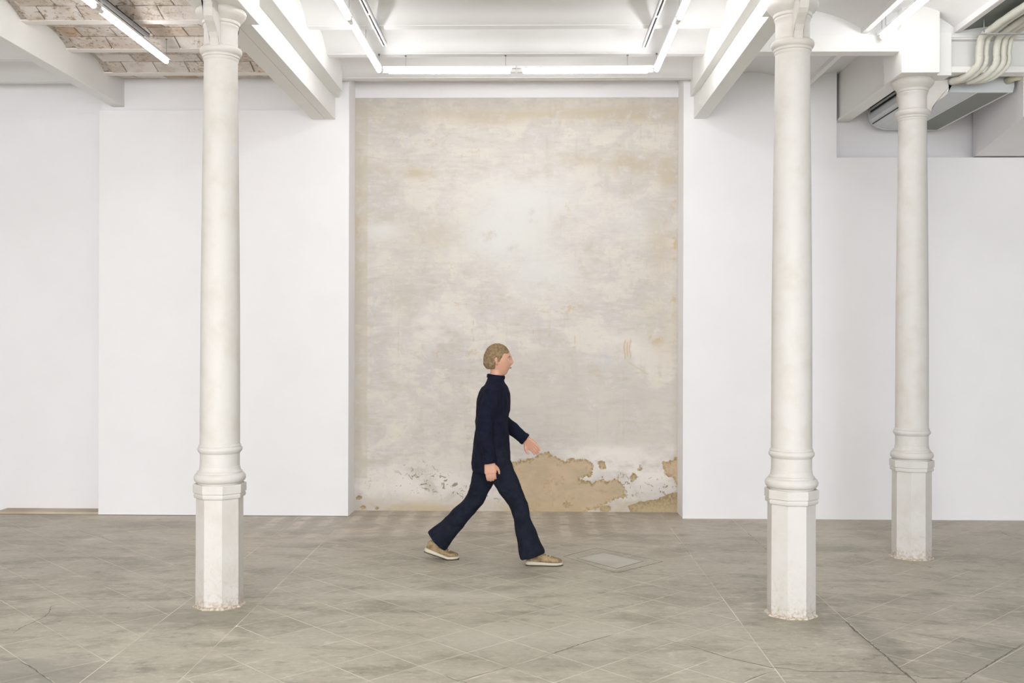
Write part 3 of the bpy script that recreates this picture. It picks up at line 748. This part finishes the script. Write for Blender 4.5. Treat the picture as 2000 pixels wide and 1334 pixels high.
YC = 8.16; TZ = 3.79
tube_light((-1.215, YC, TZ), (-.130, YC, TZ), 'horizontal fluorescent tube facing the plaster wall, left of the pair', (.17, .92))
tube_light((-.122, YC, TZ), (.985, YC, TZ), 'horizontal fluorescent tube facing the plaster wall, right of the pair', (.81,))
tube_light((-1.243, YC + .02, TZ), (-1.249, 6.86, TZ), 'receding fluorescent tube meeting the left end of the horizontal pair', (.04, .52))
tube_light((-1.249, 6.845, TZ), (-1.26, 5.50, TZ), 'nearer left tube of the centre bay, running out of frame', (.02,))
tube_light((1.006, YC + .02, TZ), (.998, 6.88, TZ), 'receding fluorescent tube meeting the right end of the horizontal pair', (.04,))
tube_light((.998, 6.865, TZ), (.990, 5.52, TZ), 'nearer right tube of the centre bay, running out of frame', (.02,))
tube_light((-2.880, 7.90, TZ), (-2.876, 6.60, TZ), 'fluorescent tube under the brick vaults, farther one with its end near the left column', (.04, .55))
tube_light((-2.876, 6.58, TZ), (-2.87, 5.25, TZ), 'fluorescent tube under the brick vaults, nearer one cut by the top edge', (.04,))
tube_light((2.515, 7.31, TZ), (2.512, 5.98, TZ), 'single fluorescent tube in the right bay beside the far column block', (.03, .09))
def track(x, y0, y1, w, label, m, zt=None):
    z = ZJ - .032
    o = empty('lighting_track', (x, y0, z), label, 'track', 'ceiling lighting tracks')
    boxes('rail', [(x - w / 2, x - w * .17, y1, y0, z, z + .03), (x + w * .17, x + w / 2, y1, y0, z, z + .03), (x - w / 2, x + w / 2, y1, y0, z + .02, z + .0305)], m, o, .0015)
    boxes('slot', [(x - w * .17, x + w * .17, y1 + .002, y0 - .002, z + .010, z + .021)], M['black'], o)
    boxes('joiner', [(x - w * .17, x + w * .17, y0 - .78, y0 - .755, z + .001, z + .012)], m, o)
track(-1.150, 7.80, 4.0, .036, 'white lighting track on the left of the centre bay ceiling', M['trackwhite'])
track(.880, 7.88, 4.0, .036, 'white lighting track on the right of the centre bay ceiling', M['trackwhite'])
track(-2.935, 7.55, 4.0, .072, 'grey lighting track fixed under the brick vaults', M['metalgrey'])

# ------------------------------------------------------------------ air conditioner
ac = empty('air_conditioner', (3.32, 8.3, 3.49), 'pale grey suspended air conditioner behind the far right column', 'air conditioner')
XL, XR, YN, YF, ZB, ZTp = 3.00, 3.636, 7.65, 9.02, 3.487, 3.79
prof = [(XR, ZTp), (XR, ZB + .045), (XR - .012, ZB), (3.34, ZB), (3.20, ZB + .002), (3.13, ZB + .008), (3.075, ZB + .022), (3.035, ZB + .05), (3.012, ZB + .085), (3.006, ZB + .13), (3.012, 3.638), (3.03, 3.655), (3.03, ZTp)]
def prism_y(name, prof, y0, y1, mat, parent, s=1.0):
    d = off(parent); n = len(prof)
    V = [(x - d.x, y - d.y, z - d.z) for y in (y0, y1) for x, z in prof]
    F = [tuple(range(n)), tuple(range(2 * n - 1, n - 1, -1))] + [(i, n + i, n + (i + 1) % n, (i + 1) % n) for i in range(n)]
    bm = bmesh.new(); vs = [bm.verts.new(v) for v in V]
    for f in F: bm.faces.new([vs[i] for i in f])
    bmesh.ops.triangulate(bm, faces=[f for f in bm.faces if len(f.verts) > 4])
    return bm_obj(name, bm, mat, parent)
prism_y('casing', prof, YN + .02, YF - .02, M['plastic'], ac)
cap = [(3.32 + (x - 3.32) * 1.018, 3.6 + (z - 3.6) * 1.03) for x, z in prof]
cap[10] = (2.99, 3.66); cap[11] = (2.99, ZTp); cap[12] = (3.0, ZTp + .003)
prism_y('end_cap', cap, YN, YN + .022, M['plastic'], ac); prism_y('end_cap', cap, YF - .022, YF, M['plastic'], ac)
boxes('outlet', [(3.004, 3.03, YN + .03, YF - .03, 3.664, 3.785)], M['black'], ac)
boxes('outlet_flap', [(2.998, 3.012, YN + .05, YF - .04, 3.650, 3.666)], M['plastic'], ac, .002)
boxes('slot', [(3.003, 3.013, YN + .05, YF - .05, 3.632, 3.642)], M['black'], ac)
boxes('slot', [(3.026, 3.034, YN + .03, YF - .03, 3.5325, 3.5385)], M['black'], ac)
boxes('grille_back', [(3.365, 3.603, YN + .01, YF - .012, ZB - .002, ZB + .004)], M['grilleback'], ac)
gy = [7.665, 8.125, 8.60, 9.005]
for a, b in zip(gy, gy[1:]):
    bl = [(3.36, 3.607, a, a + .006, ZB - .006, ZB + .002)]
    y = a + .014
    while y < b - .004: bl.append((3.368, 3.600, y, y + .006, ZB - .0045, ZB)); y += .0125
    boxes('grille', bl, M['grille'], ac)
boxes('grille_frame', [(3.358, 3.367, YN + .01, YF - .01, ZB - .007, ZB + .002), (3.600, 3.612, YN + .01, YF - .01, ZB - .007, ZB + .002), (3.358, 3.612, YF - .02, YF - .012, ZB - .007, ZB + .002)], M['trackwhite'], ac)
pp = empty('drain_pipe', (3.62, 7.5, 3.57), 'beige pipe stub leaving the right end of the air conditioner', 'pipe')
tube('pipe', [(3.59, 7.66, 3.572), (3.592, 7.56, 3.572), (3.61, 7.53, 3.572), (3.64, 7.52, 3.572), (3.76, 7.52, 3.572)], .030, M['beigepipe'], pp, 14)
boxes('tape', [(3.615, 3.8, 7.50, 7.54, 3.600, 3.612)], M['green'], pp, .002)

# ------------------------------------------------------------------ insulated pipes
PX = [(3.222, .026), (3.272, .017), (3.345, .024), (3.395, .021), (3.437, .016)]
LP = ['leftmost thick lagged pipe of the bent bundle under the right ceiling', 'thin lagged pipe, second from the left of the bent bundle', 'thick lagged pipe in the middle of the bent bundle', 'lagged pipe, second from the right of the bent bundle', 'thinnest lagged pipe at the right end of the bent bundle']
for (x, r), lb in zip(PX, LP):
    zc = 3.825 - r * .3; 
    pts = [(x + .03, 4.6, zc), (x + .03, 6.4, zc), (x + .025, 6.95, zc), (x + .01, 7.10, zc - .015), (x - .002, 7.235, 3.785), (x, 7.285, 3.74), (x, 7.30, 3.68), (x, 7.295, 3.635), (x - .012, 7.30, 3.59), (x - .045, 7.35, 3.545), (x - .085, 7.41, 3.522), (x - .13, 7.48, 3.520)]
    P_ = bez(pts, 5); rr = [r * (1 + .05 * math.sin(i * 1.7) + random.uniform(-.03, .03)) for i in range(len(P_))]
    o = tube('lagged_pipe', P_, rr, M['lagging'], None, 14); tag(o, lb, 'pipe', 'lagged pipes')
rk = empty('pipe_rack', (3.4, 7.1, 3.80), 'thin steel rail carrying the pipe bundle below the right ceiling', 'rack')
boxes('rail', [(3.145, 4.3, 7.10, 7.12, 3.756, 3.764), (3.145, 4.3, 7.117, 7.121, 3.756, 3.768)], M['metalgrey'], rk, .001)
for x in (3.17, 3.6, 4.2): tube('rod', [(x, 7.105, 3.772), (x, 7.105, ceil_z(x, 7.1))], .004, M['wire'], rk, 6)

# ------------------------------------------------------------------ the walking person
P0 = Vector((-.285, 7.24, 0))
per = empty('person', P0, 'person in dark navy jacket and flared trousers striding right before the plaster wall', 'person')
def ell_loft(secs, n=28):  # secs: (x,y,z,ax,ay)
    V = []; F = []
    for x, y, z, ax, ay in secs:
        for i in range(n):
            a = 2 * PI * i / n; V.append(Vector((x + ax * math.cos(a), y + ay * math.sin(a), z)))
    m = len(secs)
    for j in range(m - 1):
        for i in range(n): F.append((j * n + i, j * n + (i + 1) % n, (j + 1) * n + (i + 1) % n, (j + 1) * n + i))
    F.append(tuple(range(n - 1, -1, -1))); F.append(tuple((m - 1) * n + i for i in range(n)))
    return V, F
def smooth_secs(secs, k=4):
    cols = list(zip(*secs)); cc = [bez1(c, k) for c in cols]; return list(zip(*cc))
class Acc:
    def __init__(s): s.V = []; s.F = []
    def add(s, vf):
        n = len(s.V); s.V += [Vector(v) for v in vf[0]]; s.F += [tuple(n + i for i in f) for f in vf[1]]
    def limb(s, pts, rad, k=4, n=18, rad2=None):
        s.add(tube_data(bez(pts, k), bez1(rad, k), n, rad2=bez1(rad2, k) if rad2 else None))
    def ball(s, c, r, seg=16):
        V = []; F = []
        c = Vector(c); r = Vector(r) if hasattr(r, '__len__') else Vector((r, r, r))
        for j in range(1, seg):
            t_ = PI * j / seg
            for i in range(seg): a = 2 * PI * i / seg; V.append(c + Vector((r.x * math.sin(t_) * math.cos(a), r.y * math.sin(t_) * math.sin(a), r.z * math.cos(t_))))
        for j in range(seg - 2):
            for i in range(seg): F.append((j * seg + i, (j + 1) * seg + i, (j + 1) * seg + (i + 1) % seg, j * seg + (i + 1) % seg))
        F.append(tuple(range(seg))); F.append(tuple((seg - 2) * seg + i for i in range(seg - 1, -1, -1)))
        s.add((V, F))
    def build(s, name, mat, parent, voxel, smooth=6, fold=0):
        d = off(parent)
        o = mesh_obj(name, [v - d for v in s.V], s.F, mat, parent, True)
        md = o.modifiers.new('remesh', 'REMESH'); md.mode = 'VOXEL'; md.voxel_size = voxel; md.use_smooth_shade = True
        if fold:
            tx = bpy.data.textures.new(name + '_folds', 'CLOUDS'); tx.noise_scale = .11; tx.noise_depth = 2
            dm = o.modifiers.new('folds', 'DISPLACE'); dm.texture = tx; dm.strength = fold; dm.mid_level = .5; dm.texture_coords = 'LOCAL'
        ms = o.modifiers.new('smooth', 'SMOOTH'); ms.iterations = smooth; ms.factor = .5
        return o
CY = 7.24
NS, FS = Vector((-.275, 7.075, 1.245)), Vector((-.258, 7.405, 1.245))     # near and far shoulders
NE, NW_ = Vector((-.330, 7.045, .985)), Vector((-.292, 7.05, .745))
FE, FW = Vector((-.222, 7.445, 1.005)), Vector((-.045, 7.43, .868))
HN, KN, AN = Vector((-.285, 7.16, .80)), Vector((-.100, 7.15, .445)), Vector((.005, 7.15, .095))
HF, KF, AF = Vector((-.285, 7.32, .80)), Vector((-.405, 7.325, .445)), Vector((-.668, 7.33, .150))
A = Acc()
A.add(ell_loft(smooth_secs([(-.285, CY, .70, .085, .09), (-.285, CY, .78, .105, .15), (-.285, CY, .88, .10, .155), (-.28, CY, .99, .085, .125), (-.272, CY, 1.12, .098, .145), (-.266, CY, 1.21, .095, .16), (-.266, CY, 1.27, .07, .13), (-.262, CY, 1.305, .052, .075), (-.255, CY, 1.34, .047, .052), (-.248, CY, 1.39, .048, .052)])))
# head
hc_ = Vector((-.238, CY, 1.455))
V = []; F = []; sj, si = 36, 40
for j in range(1, sj):
    th = PI * j / sj
    for i in range(si):
        a = 2 * PI * i / si
        x, y, z = math.sin(th) * math.cos(a), math.sin(th) * math.sin(a), math.cos(th)
        px = x * .092; py = y * .074; pz = z * .118
        if z < 0: py *= 1 - .28 * (-z); px *= 1 - (.10 * -z if x > 0 else .42 * -z)     # jaw narrower, nape pulled in
        f = max(0, x)
        g = lambda y0, z0, sy, sz: math.exp(-((y - y0) / sy) ** 2 - ((z - z0) / sz) ** 2) * (f > .05)
        px += .019 * g(0, -.16, .14, .12) + .012 * g(0, .02, .10, .16)      # nose
        px += .006 * g(0, .20, .55, .09)                                     # brow
        px -= .010 * g(.42, .04, .20, .11) + .010 * g(-.42, .04, .20, .11)   # eye sockets
        px += .008 * g(0, -.46, .26, .07) + .010 * g(0, -.80, .35, .16)      # lips, chin
        V.append(hc_ + Vector((px, py, pz)))
for j in range(sj - 2):
    for i in range(si): F.append((j * si + i, (j + 1) * si + i, (j + 1) * si + (i + 1) % si, j * si + (i + 1) % si))
F.append(tuple(range(si))); F.append(tuple((sj - 2) * si + i for i in range(si - 1, -1, -1)))
A.add((V, F))
for s in (-1, 1):
    A.limb([hc_ + Vector((-.008, s * .070, -.028)), hc_ + Vector((-.012, s * .078, -.010)), hc_ + Vector((-.016, s * .080, .012)), hc_ + Vector((-.006, s * .074, .022))], [.007, .009, .010, .006], 3, 10)
A.limb([NS, (NS + NE) / 2, NE, NE.lerp(NW_, .35), NW_], [.048, .042, .036, .036, .024])
A.limb([FS, (FS + FE) / 2, FE, FE.lerp(FW, .35), FW], [.048, .042, .036, .036, .024])
for H, K, An in ((HN, KN, AN), (HF, KF, AF)):
    A.limb([H, H.lerp(K, .5), K, K.lerp(An, .3), An], [.082, .068, .048, .050, .034])
A.limb([AN, AN + Vector((.01, 0, -.03)), AN + Vector((.05, 0, -.055))], [.034, .032, .024])
A.limb([AF, AF + Vector((.0, 0, -.03)), AF + Vector((.03, 0, -.065))], [.033, .032, .026])
def hand(A, wr, d, palmn, thumb):
    d = d.normalized(); side = d.cross(palmn).normalized()
    A.limb([wr - d * .02, wr + d * .015, wr + d * .05, wr + d * .082], [.021, .024, .036, .036], 4, 16, rad2=[.017, .015, .014, .013]) if False else None
    for k in range(5):
        u = (k - 2) * .0155
        A.limb([wr - d * .01 + side * u * .55, wr + d * .03 + side * u * .85, wr + d * .078 + side * u * 1.05], [.015, .0145, .0125], 3, 10)
    for k, L in enumerate((.066, .074, .070, .056)):
        u = (k - 1.5) * .0195
        b = wr + d * .078 + side * u
        e1 = b + (d * .92 + palmn * .22).normalized() * L * .48; e2 = e1 + (d * .75 + palmn * .55).normalized() * L * .30; e3 = e2 + (d * .5 + palmn * .8).normalized() * L * .24
        A.limb([b - d * .02, b, e1, e2, e3], [.010, .0098, .0090, .0082, .0068], 3, 10)
    b = wr + d * .022 + side * thumb * .024
    e1 = b + (d * .62 + side * thumb * .62 + palmn * .3).normalized() * .036; e2 = e1 + (d * .85 + side * thumb * .25 + palmn * .3).normalized() * .030; e3 = e2 + (d * .95 + palmn * .25).normalized() * .022
    A.limb([b - d * .015 - side * thumb * .01, b, e1, e2, e3], [.013, .0125, .0108, .0095, .0075], 3, 10)
hand(A, NW_, Vector((.10, 0, -1)), Vector((0.10, 1, .02)), 1)
hand(A, FW, Vector((.72, -.02, -.66)), Vector((-.25, -1, -.2)).normalized(), 1)
body = A.build('body', M['skin'], per, .0048, 3)

J = Acc()
J.add(ell_loft(smooth_secs([(-.290, CY, .655, .135, .185), (-.290, CY, .70, .136, .187), (-.290, CY, .80, .134, .186), (-.287, CY, .90, .126, .178), (-.283, CY, 1.0, .117, .168), (-.275, CY, 1.12, .122, .178), (-.268, CY, 1.20, .115, .186), (-.266, CY, 1.255, .096, .175), (-.264, CY, 1.29, .074, .125), (-.260, CY, 1.315, .064, .080), (-.255, CY, 1.345, .060, .066)])))
J.limb([NS + Vector((0, .02, .005)), NS + Vector((-.004, -.01, -.03)), (NS + NE) / 2, NE, NE.lerp(NW_, .5), NW_ + Vector((0, 0, -.005))], [.058, .068, .062, .056, .050, .046])
J.limb([FS + Vector((0, -.02, .005)), FS + Vector((.004, .01, -.03)), (FS + FE) / 2, FE, FE.lerp(FW, .5), FW + Vector((.004, 0, -.004))], [.058, .068, .062, .057, .050, .045])
J.build('jacket', M['jacket'], per, .0075, 5, .026)
def band(name, c, dirv, r, w, mat):
    c, dirv = Vector(c), Vector(dirv).normalized()
    tube(name, [c - dirv * w, c - dirv * w * .6, c + dirv * w * .6, c + dirv * w], [r * .93, r, r, r * .93], mat, per, 24)
band('cuff', NW_ + Vector((0, 0, .006)), NW_ - NE, .0475, .014, M['jacket']); band('cuff', FW - (FW - FE).normalized() * .008, FW - FE, .0465, .014, M['jacket'])
band('collar', (-.256, CY, 1.338), (.12, 0, 1), .066, .015, M['jacket'])
T = Acc()
T.add(ell_loft(smooth_secs([(-.285, CY, .66, .10, .11), (-.285, CY, .72, .122, .165), (-.285, CY, .80, .126, .176), (-.285, CY, .88, .118, .170)])))
for H, K, An, hemv in ((HN, KN, AN, Vector((.008, 0, -.030))), (HF, KF, AF, Vector((-.022, 0, -.018)))):
    T.limb([H + Vector((0, 0, .03)), H.lerp(K, .45), K, K.lerp(An, .4), K.lerp(An, .8), An + hemv], [.100, .088, .069, .066, .082, .096], 4, 22)
T.build('trousers', M['trousers'], per, .0075, 5, .024)
# hair: short, swept back
Hh = Acc()
V = []; F = []; sj, si = 26, 36
for j in range(sj + 1):
    th = PI * (.02 + .70 * j / sj)
    for i in range(si):
        a = 2 * PI * i / si; x, y, z = math.sin(th) * math.cos(a), math.sin(th) * math.sin(a), math.cos(th)
        lim = .40 - .0 * x if x > 0.42 else (.15 if x > .18 else (-.12 if x > -.02 else -.62))      # hairline
        if z < lim: z = lim + (z - lim) * .04; k = .90
        else: k = 1.0
        rr = 1 + .022 * math.sin(a * 9 + th * 6) + .018 * math.sin(a * 17 + th * 9) + .02 * math.sin(th * 11)
        px, py, pz = x * .0975 * rr * k, y * .080 * rr * k, z * .1225 * (1 if z > 0 else .85)
        if x < 0: px -= .008
        V.append(hc_ + Vector((px - .004, py, pz + .002)))
for j in range(sj):
    for i in range(si): F.append((j * si + i, (j + 1) * si + i, (j + 1) * si + (i + 1) % si, j * si + (i + 1) % si))
F.append(tuple(range(si))); F.append(tuple(sj * si + i for i in range(si - 1, -1, -1)))
Hh.add((V, F)); Hh.build('hair', M['hair'], per, .0055, 3)
for s in (-1, 1):
    E_ = Acc(); E_.ball(hc_ + Vector((.0700, s * .030, .006)), .0090, 14); d = P0
    ey = mesh_obj('eye', [v - d for v in E_.V], E_.F, M['eyewhite'], per, True)
    I_ = Acc(); I_.ball(hc_ + Vector((.0755, s * .031, .006)), .0046, 10); mesh_obj('iris', [v - d for v in I_.V], I_.F, M['iris'], ey, True)
    B_ = Acc(); B_.limb([hc_ + Vector((.083, s * .014, .024)), hc_ + Vector((.081, s * .030, .029)), hc_ + Vector((.070, s * .046, .024))], [.0025, .0035, .002], 3, 8)
    mesh_obj('eyebrow', [v - d for v in B_.V], B_.F, M['hair'], per, True)
L_ = Acc(); L_.limb([hc_ + Vector((.078, -.020, -.054)), hc_ + Vector((.089, -.008, -.053)), hc_ + Vector((.089, .008, -.053)), hc_ + Vector((.078, .020, -.054))], [.0025, .005, .005, .0025], 4, 8)
mesh_obj('lips', [v - P0 for v in L_.V], L_.F, M['lips'], per, True)
# shoes
def shoe(toe, heel_lift, y, length=.262):
    """toe: x of the toe tip on the ground; the shoe points to +x and is tipped about the ball of the foot"""
    ball = Vector((toe - .085, y, 0)); ca, sa = math.cos(heel_lift), math.sin(heel_lift)
    def tr(v):   # local x back from ball negative
        x, yy, z = v
        if x > 0: c, s_ = 1.0, 0.0
        else: c, s_ = ca, sa
        return Vector((ball.x + x * c + z * s_ * 1, ball.y + yy, -x * s_ + z * c)) if x <= 0 else Vector((ball.x + x, ball.y + yy, z))
    def loftx(rows, n=20):
        V = []; F = []
        for x, hw, z0, z1, pw in rows:
            for i in range(n):
                a = 2 * PI * i / n; cc, ss = math.cos(a), math.sin(a)
                yy = hw * (abs(cc) ** pw) * (1 if cc >= 0 else -1); zz = (z0 + z1) / 2 + (z1 - z0) / 2 * (abs(ss) ** pw) * (1 if ss >= 0 else -1)
                V.append(tr((x, yy, zz)) - P0)
        m = len(rows)
        for j in range(m - 1):
            for i in range(n): F.append((j * n + i, j * n + (i + 1) % n, (j + 1) * n + (i + 1) % n, (j + 1) * n + i))
        F.append(tuple(range(n - 1, -1, -1))); F.append(tuple((m - 1) * n + i for i in range(n)))
        return V, F
    rear = length - .085
    up = [(-rear + .004, .018, .03, .075, .8), (-rear + .02, .032, .022, .095, .8), (-rear + .06, .037, .02, .105, .8), (-rear + .10, .039, .02, .092, .8), (-.03, .044, .02, .072, .8), (.02, .047, .02, .058, .8), (.055, .042, .02, .048, .8), (.076, .026, .02, .038, .8)]
    so = [(-rear - .004, .018, .006, .030, .5), (-rear + .015, .035, .004, .036, .5), (-rear + .06, .040, .004, .034, .5), (-.05, .043, .004, .028, .5), (.0, .050, .004, .026, .5), (.04, .049, .004, .026, .5), (.072, .034, .005, .026, .5), (.084, .015, .009, .026, .5)]
    tr_ = [(x, hw * .97, 0.0005, .007, .5) for x, hw, a, b, c in so]
    V, F = loftx(up); s1 = mesh_obj('shoe', V, F, M['shoe'], per, True)
    V, F = loftx(so); s = mesh_obj('sole', V, F, M['sole'], s1, True)
    V, F = loftx(tr_); mesh_obj('tread', V, F, M['tread'], s1, True)
    for k in range(4):
        x = -.01 - k * .022; zt = .058 + .010 * k
        q = [tr((x, -.024, zt + .004)) - P0, tr((x + .004, 0, zt + .013)) - P0, tr((x, .024, zt + .004)) - P0]
        V, F = tube_data(bez(q, 3), .003, 6); mesh_obj('lace', V, F, M['sole'], s1, True)
shoe(.228, 0.0, 7.15); shoe(-.525, .30, 7.33)
